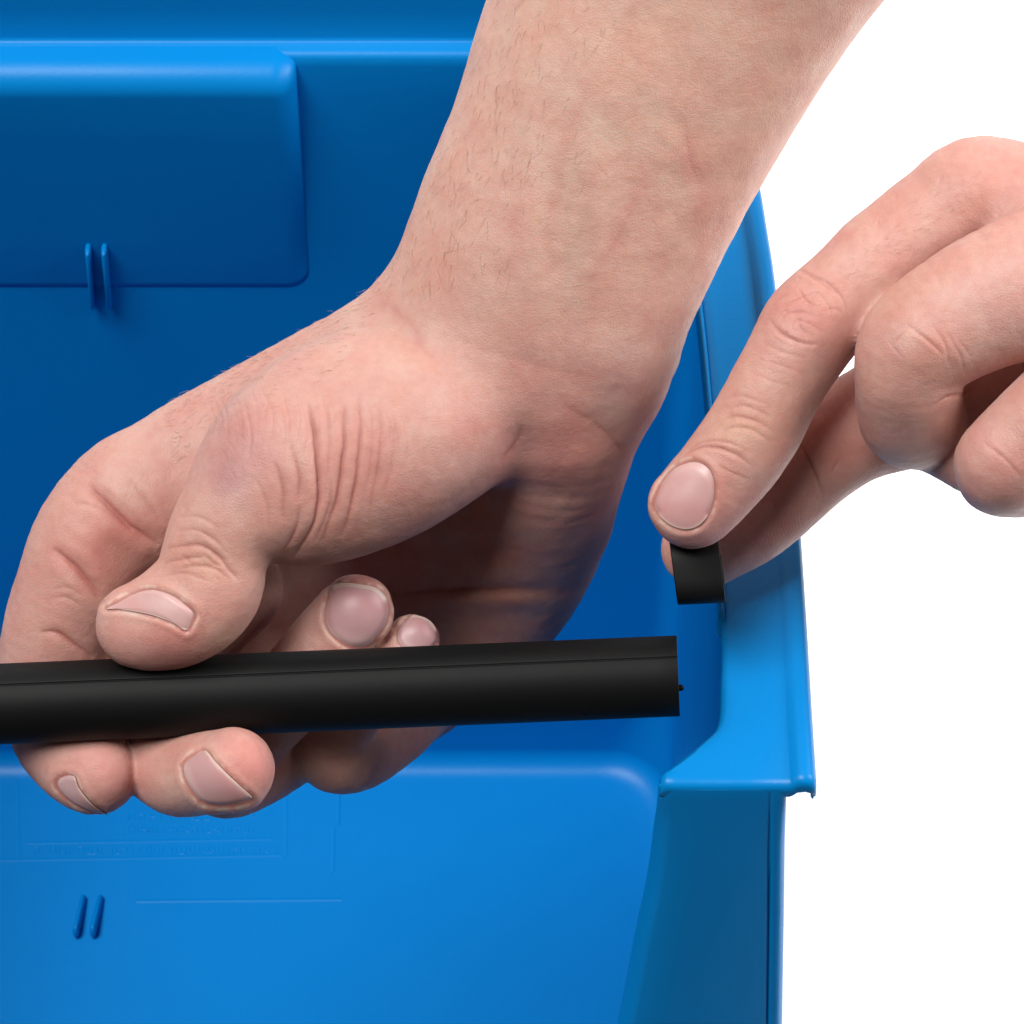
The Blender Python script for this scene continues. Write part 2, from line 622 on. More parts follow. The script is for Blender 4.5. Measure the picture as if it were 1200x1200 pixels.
# ---- front post of the right side wall
pl = catmull([(775, 914), (773, 930), (770, 971), (762, 1040), (748, 1108), (732, 1191), (712, 1290)], 5)
prr = [(921, 914), (920, 930), (919, 1000), (918, 1080), (916, 1200), (914, 1290)]
n_ = np.array([0, -1, 0.16]); n_ = n_ / np.linalg.norm(n_)
P0 = np.array([0, yP0 - 0.0003, ZR])
rws = []
for (x, y) in pl:
    a = on_plane(x, y, P0, n_)
    xr = np.interp(y, [q[1] for q in prr], [q[0] for q in prr])
    b_ = on_plane(xr, y, P0, n_)
    xi, xo, yy, zz = a[0], b_[0], a[1], a[2]
    prof = [(xi + 0.0006, 0.0066), (xi, 0.0052), (xi + 0.0001, 0.0040), (xi + 0.0006, 0.0026), (xi + 0.0013, 0.0014), (xi + 0.0022, 0.0005),
            (xi + 0.0030, 0), (xi + 0.010, -0.0002), (xo - 0.0042, 0), (xo - 0.0036, 0.0004), (xo - 0.0034, 0.0010), (xo - 0.0030, 0.0010), (xo - 0.0027, 0.0004),
            (xo - 0.0022, 0.0001), (xo - 0.0012, 0.0003), (xo - 0.0003, 0.0012), (xo, 0.003), (xo + 0.0003, 0.02)]
    fl_ = min(1, max(0.25, (ZR - zz) / 0.02))
    rws.append([(q, yy + w_ * fl_, min(zz, ZR - 0.0016)) for q, w_ in prof])
bpart(loft('front_post', rws, M_BLUE, thick=0.0006, off=0))
# outer side skin
rws = []
for z in (ZR - 0.004, ZF):
    x = 0.0572
    rws.append([(x, y, z) for y in np.linspace(ypost(z) + 0.008, Y_TOP + 0.016, 10)])
bpart(loft('outer_skin', rws, M_BLUE, thick=0.0015, off=0))

# ------------------------------------------------------------------ black bar
bar_l = np.array([-60.0, 827.5, 0]); bar_r = np.array([795.0, 792.0, 0])
RB = 47.5


def bar():
    root_loc = W([[400, 808, 0]])[0]
    root = empty('carrying_bar', root_loc, 'long black rubber bar held across the front of the blue bin by the left hand', 'bar')
    ax = bar_r - bar_l
    ax /= np.linalg.norm(ax)
    n2 = np.array([-ax[1], ax[0], 0])
    if n2[1] > 0: n2 = -n2          # points up in the picture
    rows = []
    m = 96
    sts = list(np.linspace(0, 1, 40))
    L_ = np.linalg.norm(bar_r - bar_l)
    ang = np.linspace(0, 2 * math.pi, m, endpoint=False)

    def rad(a):
        # round bar with a slightly flattened top and a moulding seam groove
        r = RB
        seam = math.radians(62 - 0)
        d = (a - math.radians(28) + math.pi) % (2 * math.pi) - math.pi
        r -= 1.6 * math.exp(-(d / 0.022) ** 2)
        d2 = (a - math.radians(63) + math.pi) % (2 * math.pi) - math.pi
        r -= 1.3 * math.exp(-(d2 / 0.25) ** 2)
        return r
    # non-uniform angles to resolve the seam
    ang = np.sort(np.concatenate([np.linspace(0, 2 * math.pi, 72, endpoint=False), math.radians(28) + np.linspace(-0.06, 0.06, 13)]))
    def ring(c, k):
        return [c + (n2 * math.sin(a) + np.array([0, 0, 1]) * math.cos(a)) * rad(a) * k for a in ang]
    for t in sts: rows.append(ring(bar_l + (bar_r - bar_l - ax * 1.2) * t, 1))
    rows.append(ring(bar_r - ax * 0.3, 0.993)); rows.append(ring(bar_r, 0.978))
    rows.append(ring(bar_r, 0.70)); rows.append(ring(bar_r - ax * 3, 0.68)); rows.append(ring(bar_r - ax * 60, 0.66)); rows.append(ring(bar_r - ax * 60, 0.01))
    R = np.array(rows)
    R[:, :, :] = W(R.reshape(-1, 3)).reshape(R.shape)
    o = loft('tube', R - root_loc, M_BLACK, root, closed=True)
    # left end cap
    # small sprue nib on the right end
    c = W([[797.5, 806, 6]])[0] - root_loc
    o2 = capsule('sprue_nib', c - np.array([0.0006, 0, 0]), c + np.array([0.0001, 0, 0]), 0.0007, 0.0007, M_BLACK, side=(0, 1, 0))
    o2.parent = root
    return root


bar()


def clip():
    loc = W([[817, 672, 0]])[0]
    root = empty('end_cap', loc, 'small black plastic cap pinched between the right thumb and index finger', 'cap')
    rows = []
    ax = np.array([1, -0.045, 0]); ax /= np.linalg.norm(ax)
    sk = np.array([0.13, 1, 0]); sk /= np.linalg.norm(sk)
    c0 = np.array([817.5, 670, -2])
    ang = np.linspace(0, 2 * math.pi, 64, endpoint=False)
    def pt(a, s, k=1.0):
        # rounded block section
        e = 0.62
        ca, sa = math.cos(a), math.sin(a)
        return c0 + ax * s + sk * 38 * k * np.sign(ca) * abs(ca) ** e + np.array([0, 0, 1.0]) * 24 * k * np.sign(sa) * abs(sa) ** 0.8
    for s, k in ((-28, .70), (-28.5, .93), (-28, .985), (-27, 1), (27, 1), (28, .985), (28.5, .95), (28.5, .90), (27, .88), (26, .76), (27, .72), (27, .2)):
        rows.append([pt(a, s, k) for a in ang])
    R = np.array(rows)
    R = W(R.reshape(-1, 3)).reshape(R.shape)
    loft('cap_shell', R - loc, M_CLIP, root, closed=True)
    R2 = []
    for s, k in ((20, .5), (29.3, .5), (30, .46), (30, .02)):
        R2.append([pt(a, s, k) for a in ang])
    R2 = W(np.array(R2).reshape(-1, 3)).reshape(4, 64, 3)
    loft('cap_plug', R2 - loc, M_CLIP, root, closed=True)


clip()

# ------------------------------------------------------------------ hands: signed distance field
class Field:
    def __init__(self):
        self.chains = []
        self.blobs = []

    def chain(self, pts, k=20, n=5):
        """pts: (x, y, z, r[, depth ratio[, blend]])"""
        P = []
        for p in pts:
            p = list(p)
            if len(p) < 5: p.append(1.0)
            if len(p) < 6: p.append(k)
            P.append(p)
        P = catmull(P, n) if len(P) > 2 else np.array([np.array(P[0]) * (1 - t) + np.array(P[1]) * t for t in np.linspace(0, 1, n)])
        self.chains.append(P)

    def blob(self, c, s, amp):
        """a swelling (amp > 0) or hollow; s = sigma (x, y, z)"""
        self.blobs.append((np.array(c, float), np.array(s, float), amp))

    def prep(self):
        self.segs = []
        for ci, P in enumerate(self.chains):
            for i in range(len(P) - 1):
                a, b = P[i], P[i + 1]
                c = (a[:3] + b[:3]) / 2
                R = np.linalg.norm(b[:3] - a[:3]) / 2 + max(a[3], b[3])
                self.segs.append((ci, a, b, c, R))
        self.sc = np.array([q[3] for q in self.segs]); self.sr = np.array([q[4] for q in self.segs])

    def __call__(self, X):
        if not hasattr(self, 'segs'): self.prep()
        X = np.ascontiguousarray(X, dtype=np.float32)
        B = 72.0
        key = np.floor(X / B).astype(np.int64) + 500
        key = (key[:, 0] * 1000 + key[:, 1]) * 1000 + key[:, 2]
        order = np.argsort(key, kind='stable')
        ks = key[order]
        cuts = np.concatenate([[0], np.nonzero(np.diff(ks))[0] + 1, [len(ks)]])
        out_all = np.empty(len(X), np.float32)
        for c0, c1 in zip(cuts[:-1], cuts[1:]):
            sel = order[c0:c1]
            Q = X[sel]
            lo, hi = Q.min(0), Q.max(0)
            mid = (lo + hi) / 2
            rad = np.linalg.norm(hi - lo) / 2
            near = np.nonzero(np.linalg.norm(self.sc - mid, axis=1) < self.sr + rad + 45)[0]
            out = np.full(len(sel), 200.0, np.float32)
            if len(near):
                i = 0
                while i < len(near):
                    ci = self.segs[near[i]][0]
                    best = None
                    while i < len(near) and self.segs[near[i]][0] == ci:
                        _, a, b, _, _ = self.segs[near[i]]
                        i += 1
                        ab = (b[:3] - a[:3]).astype(np.float32)
                        den = float(ab @ ab) + 1e-6
                        q = Q - a[:3].astype(np.float32)
                        t = np.clip(q @ (ab / np.float32(den)), 0, 1)
                        ex = q[:, 0] - t * ab[0]; ey = q[:, 1] - t * ab[1]; ez = q[:, 2] - t * ab[2]
                        kz = np.float32(a[4]) + np.float32(b[4] - a[4]) * t
                        ez /= kz
                        d = np.sqrt(ex * ex + ey * ey + ez * ez) - (np.float32(a[3]) + np.float32(b[3] - a[3]) * t)
                        k_ = np.float32(a[5]) + np.float32(b[5] - a[5]) * t
                        if best is None: best, kk = d, k_
                        else:
                            m_ = d < best
                            best = np.where(m_, d, best); kk = np.where(m_, k_, kk)
                    h = np.clip(0.5 + 0.5 * (out - best) / kk, 0, 1)
                    out = out * (1 - h) + best * h - kk * h * (1 - h)
                for c, s_, amp in self.blobs:
                    if np.any(np.abs(mid - c) > rad + 2.6 * s_): continue
                    e = (Q - c) / s_
                    out = out - (amp * np.exp(-(e ** 2).sum(1))).astype(np.float32)
            out_all[sel] = out
        return out_all

    def grad(self, X, h=1.5):
        X = np.asarray(X, np.float32)
        n = len(X)
        E = np.array([[h, 0, 0], [-h, 0, 0], [0, h, 0], [0, -h, 0], [0, 0, h], [0, 0, -h]], np.float32)
        v = self((X[None] + E[:, None]).reshape(-1, 3)).reshape(6, n)
        G = np.stack([v[0] - v[1], v[2] - v[3], v[4] - v[5]], 1)
        m_ = np.linalg.norm(G, axis=1) + 1e-9
        return (G / m_[:, None]).astype(float), m_ / (2 * h)


def mesh_normals(V, F):
    n = np.cross(V[F[:, 2]] - V[F[:, 0]], V[F[:, 3]] - V[F[:, 1]])
    N = np.zeros_like(V)
    for i in range(3):
        for j in range(4):
            N[:, i] += np.bincount(F[:, j], n[:, i], len(V))
    return N / (np.linalg.norm(N, axis=1, keepdims=True) + 1e-12)


def relax(V, F, w=0.5):
    A = np.zeros_like(V); c = np.zeros(len(V))
    Q = V[F].mean(1)
    for j in range(4):
        c += np.bincount(F[:, j], minlength=len(V))
        for i in range(3): A[:, i] += np.bincount(F[:, j], Q[:, i], len(V))
    return V * (1 - w) + A / c[:, None] * w


def surface_nets(f, lo, hi, cell):
    lo = np.array(lo, float); hi = np.array(hi, float)
    n = np.ceil((hi - lo) / cell).astype(int) + 1
    ax = [lo[i] + np.arange(n[i]) * cell for i in range(3)]
    Gd = np.empty(n, np.float32)
    for i in range(0, n[0], 24):
        X = np.stack(np.meshgrid(ax[0][i:i + 24], ax[1], ax[2], indexing='ij'), -1)
        sh = X.shape[:3]
        Gd[i:i + 24] = f(X.reshape(-1, 3)).reshape(sh)
    Gd[Gd == 0] = 1e-4
    s = Gd < 0
    c = np.zeros(np.array(n) - 1, np.int8)
    for dx in (0, 1):
        for dy in (0, 1):
            for dz in (0, 1):
                c += s[dx:n[0] - 1 + dx, dy:n[1] - 1 + dy, dz:n[2] - 1 + dz]
    act = (c > 0) & (c < 8)
    ids = -np.ones(act.shape, np.int64)
    ci = np.argwhere(act)
    ids[act] = np.arange(len(ci))
    acc = np.zeros((len(ci), 3)); cnt = np.zeros(len(ci))
    cor = [(0, 0, 0), (1, 0, 0), (0, 1, 0), (0, 0, 1), (1, 1, 0), (1, 0, 1), (0, 1, 1), (1, 1, 1)]
    for a in cor:
        for b in cor:
            if sum(np.abs(np.array(a) - b)) != 1 or tuple(a) > tuple(b): continue
            va = Gd[ci[:, 0] + a[0], ci[:, 1] + a[1], ci[:, 2] + a[2]]
            vb = Gd[ci[:, 0] + b[0], ci[:, 1] + b[1], ci[:, 2] + b[2]]
            m_ = (va < 0) != (vb < 0)
            t = np.where(m_, va / (va - vb + 1e-12), 0)
            p = np.array(a) + t[:, None] * (np.array(b) - np.array(a))
            acc[m_] += p[m_]; cnt[m_] += 1
    V = lo + (ci + acc / cnt[:, None]) * cell
    F = []
    for axis in range(3):
        o1, o2 = [(1, 2), (2, 0), (0, 1)][axis]
        sl0 = [slice(None)] * 3; sl1 = [slice(None)] * 3
        sl0[axis] = slice(0, n[axis] - 1); sl1[axis] = slice(1, n[axis])
        a = s[tuple(sl0)]; b = s[tuple(sl1)]
        for flip, m_ in ((False, a & ~b), (True, ~a & b)):
            e = np.argwhere(m_)
            e = e[(e[:, o1] > 0) & (e[:, o2] > 0)]
            e = e[(e[:, o1] < n[o1] - 1) & (e[:, o2] < n[o2] - 1)]
            def cid(d1, d2):
                q = e.copy(); q[:, o1] -= d1; q[:, o2] -= d2
                return ids[q[:, 0], q[:, 1], q[:, 2]]
            quad = np.stack([cid(1, 1), cid(0, 1), cid(0, 0), cid(1, 0)], 1)
            if flip: quad = quad[:, ::-1]
            F.append(quad)
    F = np.concatenate(F)
    F = F[(F >= 0).all(1)]
    return V, F


def subdivide(V, F):
    n = len(V)
    E = np.concatenate([F[:, [0, 1]], F[:, [1, 2]], F[:, [2, 3]], F[:, [3, 0]]])
    E = np.sort(E, axis=1)
    key = E[:, 0] * n + E[:, 1]
    u, inv = np.unique(key, return_inverse=True)
    e0, e1 = u // n, u % n
    M = (V[e0] + V[e1]) / 2
    C = V[F].mean(1)
    m_ = len(F)
    q = inv.reshape(4, m_) + n
    c = np.arange(m_) + n + len(u)
    F2 = np.concatenate([np.stack([F[:, 0], q[0], c, q[3]], 1), np.stack([F[:, 1], q[1], c, q[0]], 1),
                         np.stack([F[:, 2], q[2], c, q[1]], 1), np.stack([F[:, 3], q[3], c, q[2]], 1)])
    return np.concatenate([V, M, C]), F2


def project(f, V, it=2):
    for _ in range(it):
        g, m_ = f.grad(V)
        d = f(V)
        V = V - g * np.clip(d / np.maximum(m_, 0.4), -6, 6)[:, None]
    return V


def front_z(f, xy, ztop=260, zbot=-500):
    """height of the frontmost surface at the given positions"""
    z = np.full(len(xy), float(ztop))
    for _ in range(60):
        X = np.column_stack([xy, z])
        d = np.minimum(f(X), 30)
        z = np.maximum(z - np.maximum(d * 0.8, -2.0), zbot)
    return z


def polydist(xy, P):
    best = np.full(len(xy), 1e9); tt = np.zeros(len(xy))
    n = len(P) - 1
    for i in range(n):
        a, b = P[i], P[i + 1]
        ab = b - a
        q = xy - a
        t = np.clip(q @ ab / (ab @ ab + 1e-9), 0, 1)
        d = np.linalg.norm(q - t[:, None] * ab, axis=1)
        m_ = d < best
        best[m_] = d[m_]; tt[m_] = (i + t[m_]) / n
    return best, tt


def hash_noise(X, sc, seed=0):
    """cheap smooth value noise"""
    r = np.random.default_rng(seed)
    X = X @ np.array([[0.80, 0.36, -0.48], [-0.60, 0.48, -0.64], [0.0, 0.80, 0.60]]) + 1000
    N = 32
    T = r.random((N, N, N)).astype(np.float32)
    p = X / sc
    i = np.floor(p).astype(int); f_ = p - i
    f_ = f_ * f_ * (3 - 2 * f_)
    o = 0
    for dx in (0, 1):
        for dy in (0, 1):
            for dz in (0, 1):
                wgt = (f_[:, 0] if dx else 1 - f_[:, 0]) * (f_[:, 1] if dy else 1 - f_[:, 1]) * (f_[:, 2] if dz else 1 - f_[:, 2])
                o = o + wgt * T[(i[:, 0] + dx) % N, (i[:, 1] + dy) % N, (i[:, 2] + dz) % N]
    return o


SKIN_ARM = np.array([0.76, 0.495, 0.39])
SKIN_HAND = np.array([0.66, 0.375, 0.315])


def build_hand(name, f, lo, hi, cell, subs, strokes, tints, grooves, parent, loc):
    V, F = surface_nets(f, lo, hi, cell)
    V = project(f, V, 2)
    for lv in range(subs):
        V, F = subdivide(V, F)
        V = relax(V, F, 0.6)
        if lv == 0:
            for _ in range(3):
                N = mesh_normals(V, F)
                V = V - N * np.clip(f(V), -6, 6)[:, None] * 0.95
            N = mesh_normals(V, F)
            V0 = V
            for _ in range(7): V = relax(V, F, 0.7)
            V = V + N * 0.8 * np.clip(((V0 - V) * N).sum(1), 0, 0.6)[:, None]
    V = relax(V, F, 0.6)
    V = relax(V, F, 0.6)
    N = mesh_normals(V, F)
    # creases
    disp = np.zeros(len(V))
    dark = np.zeros(len(V))  # shade painted into the colour of creases and nail folds
    pale = np.zeros(len(V))
    front = N[:, 2] > -0.15
    for st in strokes:
        pts, wd, dp = st[0], st[1], st[2]
        P = catmull(np.array(pts, float), 6) if len(pts) > 2 else np.array(pts, float)
        zs = front_z(f, P)
        lo_, hi_ = P.min(0) - wd * 5, P.max(0) + wd * 5
        idx = np.nonzero(front & np.all((V[:, :2] > lo_) & (V[:, :2] < hi_), axis=1))[0]
        if not len(idx): continue
        wd = wd * 0.8
        dp = dp * (0.8 if dp < 3 else 0.9)
        jit = (hash_noise(V[idx], 16, 5) - 0.5) * min(wd, 3) * 0.8
        jit2 = (hash_noise(V[idx], 16, 6) - 0.5) * min(wd, 3) * 0.8
        q = V[idx, :2] + np.column_stack([jit, jit2])
        d, t = polydist(q, P)
        zz = np.interp(t, np.linspace(0, 1, len(P)), zs)
        ok = np.abs(V[idx, 2] - zz) < 45
        fade = np.sin(np.pi * np.clip(t, 0, 1)) ** 0.7
        pr = 0.62 * np.exp(-(d / (wd * 0.55)) ** 1.6) + 0.45 * np.exp(-(d / (wd * 1.5)) ** 2) - 0.14 * np.exp(-((d - 2.8 * wd) / (wd * 1.3)) ** 2)
        amp = dp * fade * pr * ok
        disp[idx] -= amp
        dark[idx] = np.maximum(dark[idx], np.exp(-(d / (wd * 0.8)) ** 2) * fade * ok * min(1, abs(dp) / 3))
    # nail folds
    for (cx, ol, dp) in grooves:
        P = np.vstack([ol, ol[:1]])
        zs = front_z(f, P)
        lo_, hi_ = P.min(0) - 12, P.max(0) + 12
        idx = np.nonzero(front & np.all((V[:, :2] > lo_) & (V[:, :2] < hi_), axis=1))[0]
        if not len(idx): continue
        d, t = polydist(V[idx, :2], P)
        ok = np.abs(V[idx, 2] - np.interp(t, np.linspace(0, 1, len(P)), zs)) < 25
        # inside test
        ins = np.zeros(len(idx), bool)
        x, y = V[idx, 0], V[idx, 1]
        for i in range(len(P) - 1):
            a, b = P[i], P[i + 1]
            c = ((a[1] > y) != (b[1] > y)) & (x < (b[0] - a[0]) * (y - a[1]) / (b[1] - a[1] + 1e-9) + a[0])
            ins ^= c
        sd = np.where(ins, -d, d)
        amt = np.where(ins, -dp, -dp * np.exp(-(sd / 2.6) ** 2) + 1.1 * np.exp(-((sd - 6.5) / 4.5) ** 2))
        disp[idx] += amt * ok
        pale[idx] = np.maximum(pale[idx], np.exp(-((sd - 3.0) / 1.5) ** 2) * ok * np.clip((hash_noise(V[idx], 7, 21) - 0.42) * 4, 0, 1))
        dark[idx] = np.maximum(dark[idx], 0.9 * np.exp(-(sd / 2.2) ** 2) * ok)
    # overall unevenness of flesh, and tiny lines
    disp += (hash_noise(V, 42, 1) - 0.5) * 2.2 + (hash_noise(V, 17, 2) - 0.5) * 0.9 + (hash_noise(V, 5, 3) - 0.5) * 0.28
    Vd = V + N * disp[:, None]
    # colour of the skin, with crease shade painted in
    C = np.tile(SKIN_HAND, (len(V), 1))
    for (c, r, col, a) in tints:
        c = np.array(c, float); r = np.array(r if hasattr(r, '__len__') else (r, r), float)
        q = (((V[:, :2] - c) / r) ** 2).sum(1)
        wgt = (a * np.exp(-q))[:, None]
        C = C * (1 - wgt) + np.array(col) * wgt
    v = (hash_noise(V, 30, 11) - 0.5)[:, None]
    C = C * (1 + v * np.array([0.05, 0.16, 0.14]))
    v = (hash_noise(V, 9, 12) - 0.5)[:, None]
    C = C * (1 + v * np.array([0.04, 0.10, 0.09]))
    C = C * 0.86
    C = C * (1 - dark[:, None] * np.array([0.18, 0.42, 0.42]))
    pw = 0.6 * pale[:, None]
    C = C * (1 - pw) + np.array([0.74, 0.60, 0.50]) * pw
    Wv = W(Vd) - loc
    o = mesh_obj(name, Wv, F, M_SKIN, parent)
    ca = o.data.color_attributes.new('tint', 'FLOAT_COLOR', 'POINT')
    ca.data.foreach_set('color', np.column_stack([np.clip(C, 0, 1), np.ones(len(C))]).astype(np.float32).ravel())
    # make sure the faces look outward
    return o


def make_nail(f, outline, free, parent, loc, h=3.2, col=(0.70, 0.43, 0.40), tipcol=(0.72, 0.56, 0.48), label=None, tip_w=0.14):
    """outline: closed list of (x, y); free: (start, end) indices of the free edge"""
    n = 10
    O = catmull(np.array(outline, float), n, closed=True)
    c = O.mean(0)
    m_ = len(O)
    fr = np.zeros(m_)
    a, b = free
    for i in range(m_):
        u = i / n
        if a <= u <= b: fr[i] = 1
    for _ in range(4): fr = (np.roll(fr, 1) + fr * 2 + np.roll(fr, -1)) / 4
    fc = (O * fr[:, None]).sum(0) / fr.sum()
    axn = fc - c; axn /= np.linalg.norm(axn)
    ext = np.abs((O - c) @ axn).max()
    ts = np.array([0.0, .12, .24, .36, .48, .58, .68, .76, .83, .88, .92, .95, .975, 1.0])
    V = []; C = []
    for t in ts[1:]:
        V.append(c + (O - c) * t)
    XY = np.vstack([c[None]] + V)
    z = front_z(f, XY)
    # a nail is stiffer than the flesh under it: fit one smooth curved sheet
    med = np.median(z)
    gd = np.abs(z - med) < 60
    sx = (XY - c) / 40.0
    A = np.column_stack([np.ones(len(sx)), sx, sx[:, 0] ** 2, sx[:, 0] * sx[:, 1], sx[:, 1] ** 2,
                         sx[:, 0] ** 3, sx[:, 0] ** 2 * sx[:, 1], sx[:, 0] * sx[:, 1] ** 2, sx[:, 1] ** 3])
    co, *_ = np.linalg.lstsq(A[gd], z[gd], rcond=None)
    zf = A @ co
    X = np.column_stack([XY, zf])
    gx = (co[1] + 2 * co[3] * sx[:, 0] + co[4] * sx[:, 1] + 3 * co[6] * sx[:, 0] ** 2 + 2 * co[7] * sx[:, 0] * sx[:, 1] + co[8] * sx[:, 1] ** 2) / 40
    gy = (co[2] + co[4] * sx[:, 0] + 2 * co[5] * sx[:, 1] + co[7] * sx[:, 0] ** 2 + 2 * co[8] * sx[:, 0] * sx[:, 1] + 3 * co[9] * sx[:, 1] ** 2) / 40
    G = np.column_stack([-gx, -gy, np.ones(len(gx))])
    G /= np.linalg.norm(G, axis=1, keepdims=True)
    col = np.array(col) * 0.88; tipcol = np.array(tipcol) * 0.88
    rings = len(ts) - 1
    off = [h * 1.25]; colr = [np.array(col)]
    for k, t in enumerate(ts[1:]):
        for i in range(m_):
            base = h * (1.25 - 0.55 * t ** 2)
            fe = fr[i] * min(1, max(0, (t - 0.45) / 0.5)) ** 1.5
            edge_in = base * (1 - max(0, (t - .80) / .20) ** 2) - 2.2 * max(0, (t - .8) / .2)
            edge_fr = base * 1.0 * (1 if t < .999 else -0.3)
            off.append(edge_in * (1 - fe) + edge_fr * fe)
            cc = np.array(col)
            lun = (1 - fr[i]) * 0.0
            e = fr[i] * (1 if t > 1 - tip_w else 0)
            pos = (O[i] - c) * t
            al = float(pos @ axn) / ext           # -1 at the base, +1 at the free edge
            cc = cc * (1 + 0.07 * max(0, -al - 0.35)) + np.array([0.05, 0.0, 0.0]) * al * 0
            cc = cc * (1 - 0.10 * math.exp(-((al - 0.45) / 0.3) ** 2) * np.array([0, 1, 1]))
            lun = max(0, min(1, (-al - 0.50) * 4)) * 0.35
            cc = cc * (1 - lun) + np.array([0.78, 0.60, 0.56]) * lun
            cc = cc * (1 - e) + np.array(tipcol) * e
            rim_ = (1 - fr[i]) * max(0, (t - .9) / .1)
            cc = cc * (1 - rim_ * .35) + np.array([0.72, 0.55, 0.45]) * rim_ * .35
            colr.append(cc)
    X = X + G * np.array(off)[:, None]
    F = []
    for i in range(m_): F.append((0, 1 + i, 1 + (i + 1) % m_))
    for k in range(rings - 1):
        for i in range(m_):
            a_ = 1 + k * m_ + i; b_ = 1 + k * m_ + (i + 1) % m_
            F.append((a_, a_ + m_, b_ + m_, b_))
    o = mesh_obj('fingernail', W(X) - loc, F, M_NAIL, parent)
    ca = o.data.color_attributes.new('tint', 'FLOAT_COLOR', 'POINT')
    ca.data.foreach_set('color', np.column_stack([np.array(colr), np.ones(len(colr))]).astype(np.float32).ravel())
    if label: o['label'] = label
    return O


def poly(outline): return catmull(np.array(outline, float), 10, closed=True)


def hairs(f, seeds, parent, loc):
    """seeds: list of (x, y, dirx, diry, length)"""
    xy = np.array([[s[0], s[1]] for s in seeds])
    z = front_z(f, xy)
    X = np.column_stack([xy, z])
    keep = z > -300
    G, _ = f.grad(X)
    V = []; F = []
    for i in range(len(seeds)):
        if not keep[i]: continue
        p = X[i]; n = G[i]
        d = np.array([seeds[i][2], seeds[i][3], 0.0]); d -= n * d.dot(n)
        L_ = seeds[i][4]
        bend = rng.normal(0, 0.6, 3)
        s = np.cross(n, d); s /= np.linalg.norm(s) + 1e-9
        base = len(V)
        for k in range(5):
            t = k / 4
            q = p + n * (0.6 + L_ * (0.30 * t - 0.16 * t * t)) + d * L_ * t + bend * L_ * 0.25 * t * t
            r = 0.25 * (1 - 0.75 * t)
            V += [q + s * r, q - s * r * .5 + n * r * .8, q - s * r * .5 - n * r * .8]
        for k in range(4):
            for j in range(3):
                a = base + k * 3 + j; b = base + k * 3 + (j + 1) % 3
                F.append((a, b, b + 3, a + 3))
    o = mesh_obj('body_hair', W(np.array(V)) - loc, np.array(F), M_HAIR, parent)
    o['kind'] = 'stuff'
    return o


# ------------------------------------------------------------------ left hand and forearm (holds the bar)
f1 = Field()
# forearm and wrist
f1.chain([(885, -190, 40, 238, .80), (818, -70, 20, 216, .80), (757, 60, 0, 197, .80), (707, 175, -18, 183, .78),
          (655, 292, -32, 178, .72), (628, 368, -42, 172, .66), (618, 405, -60, 148, .62)], k=30, n=14)
# ulnar side of the palm
f1.chain([(655, 420, -78, 128, .7, 40), (652, 495, -92, 100, .85, 36), (642, 560, -155, 88, 1, 30), (618, 625, -270, 92, 1, 30), (574, 700, -365, 90, .95, 30), (515, 772, -410, 72, .95, 20), (465, 825, -420, 60, .9, 20)], k=36)
# back of the hand / index metacarpal
f1.chain([(580, 395, -55, 118, .62), (500, 435, -50, 112, .62), (400, 475, -55, 100, .62), (300, 520, -60, 92, .60), (210, 560, -62, 82, .62), (140, 605, -62, 72, .75)], k=34)
# palm plate between the knuckles
f1.chain([(200, 610, -130, 66, .8), (300, 680, -240, 72, .8), (400, 745, -340, 72, .8), (480, 800, -395, 60, .8)], k=34)
f1.chain([(340, 690, -270, 62), (315, 760, -270, 60), (290, 830, -220, 58)], k=55)
f1.chain([(530, 590, -250, 84, .8), (480, 680, -330, 84, .8), (430, 750, -355, 74, .8)], k=40)
f1.chain([(560, 500, -190, 90, .7), (430, 600, -270, 85, .7), (330, 680, -290, 70, .7)], k=40)
# thumb: metacarpal mound, then phalanges
f1.chain([(556, 436, -28, 114, .78, 34), (500, 486, -14, 114, .84, 30), (432, 513, 4, 127, .84, 30), (370, 540, 18, 122, .82, 26), (318, 566, 36, 94, .85, 18), (277, 602, 46, 69, .95, 12),
          (253, 645, 46, 63, .95, 8), (240, 690, 44, 66, .92, 5), (212, 715, 42, 65, .90, 5), (180, 729, 40, 57, .88, 5), (164, 732, 40, 52, .85, 5)], n=7)
# index finger
f1.chain([(150, 588, -62, 72, .8, 30), (112, 632, -62, 74, .85, 14), (88, 688, -74, 70, .9, 6), (68, 745, -92, 66, .95, 4), (60, 800, -108, 62, .95, 4), (66, 856, -88, 56, .95, 3), (92, 893, -52, 52, 1, 3), (112, 905, -34, 50, 1, 3)], n=5)
# middle finger
f1.chain([(270, 690, -140, 62, 1, 25), (200, 760, -160, 58, 1, 5), (160, 815, -140, 54, 1, 3), (172, 870, -90, 51, 1, 3), (205, 905, -35, 50, 1, 3), (245, 905, 15, 49, 1, 3), (272, 902, 34, 50, .95, 3)], n=5)
# ring finger
f1.chain([(420, 780, -330, 60, 1, 20), (350, 850, -225, 60, 1, 4), (290, 893, -150, 57, 1, 3), (262, 905, -120, 52, 1, 3), (285, 868, -105, 48, 1, 3), (335, 815, -98, 48, 1, 3), (375, 765, -85, 46, .9, 3), (400, 733, -70, 44, .72, 3), (417, 717, -62, 44.5, .66, 3)], n=4)
# little finger
f1.chain([(500, 800, -350, 55, 1, 20), (440, 860, -245, 53, 1, 4), (400, 883, -170, 48, 1, 3), (385, 870, -150, 42, 1, 3), (420, 820, -120, 38, 1, 3), (458, 775, -100, 34, .9, 3), (484, 750, -92, 31, .7, 3)], n=4)
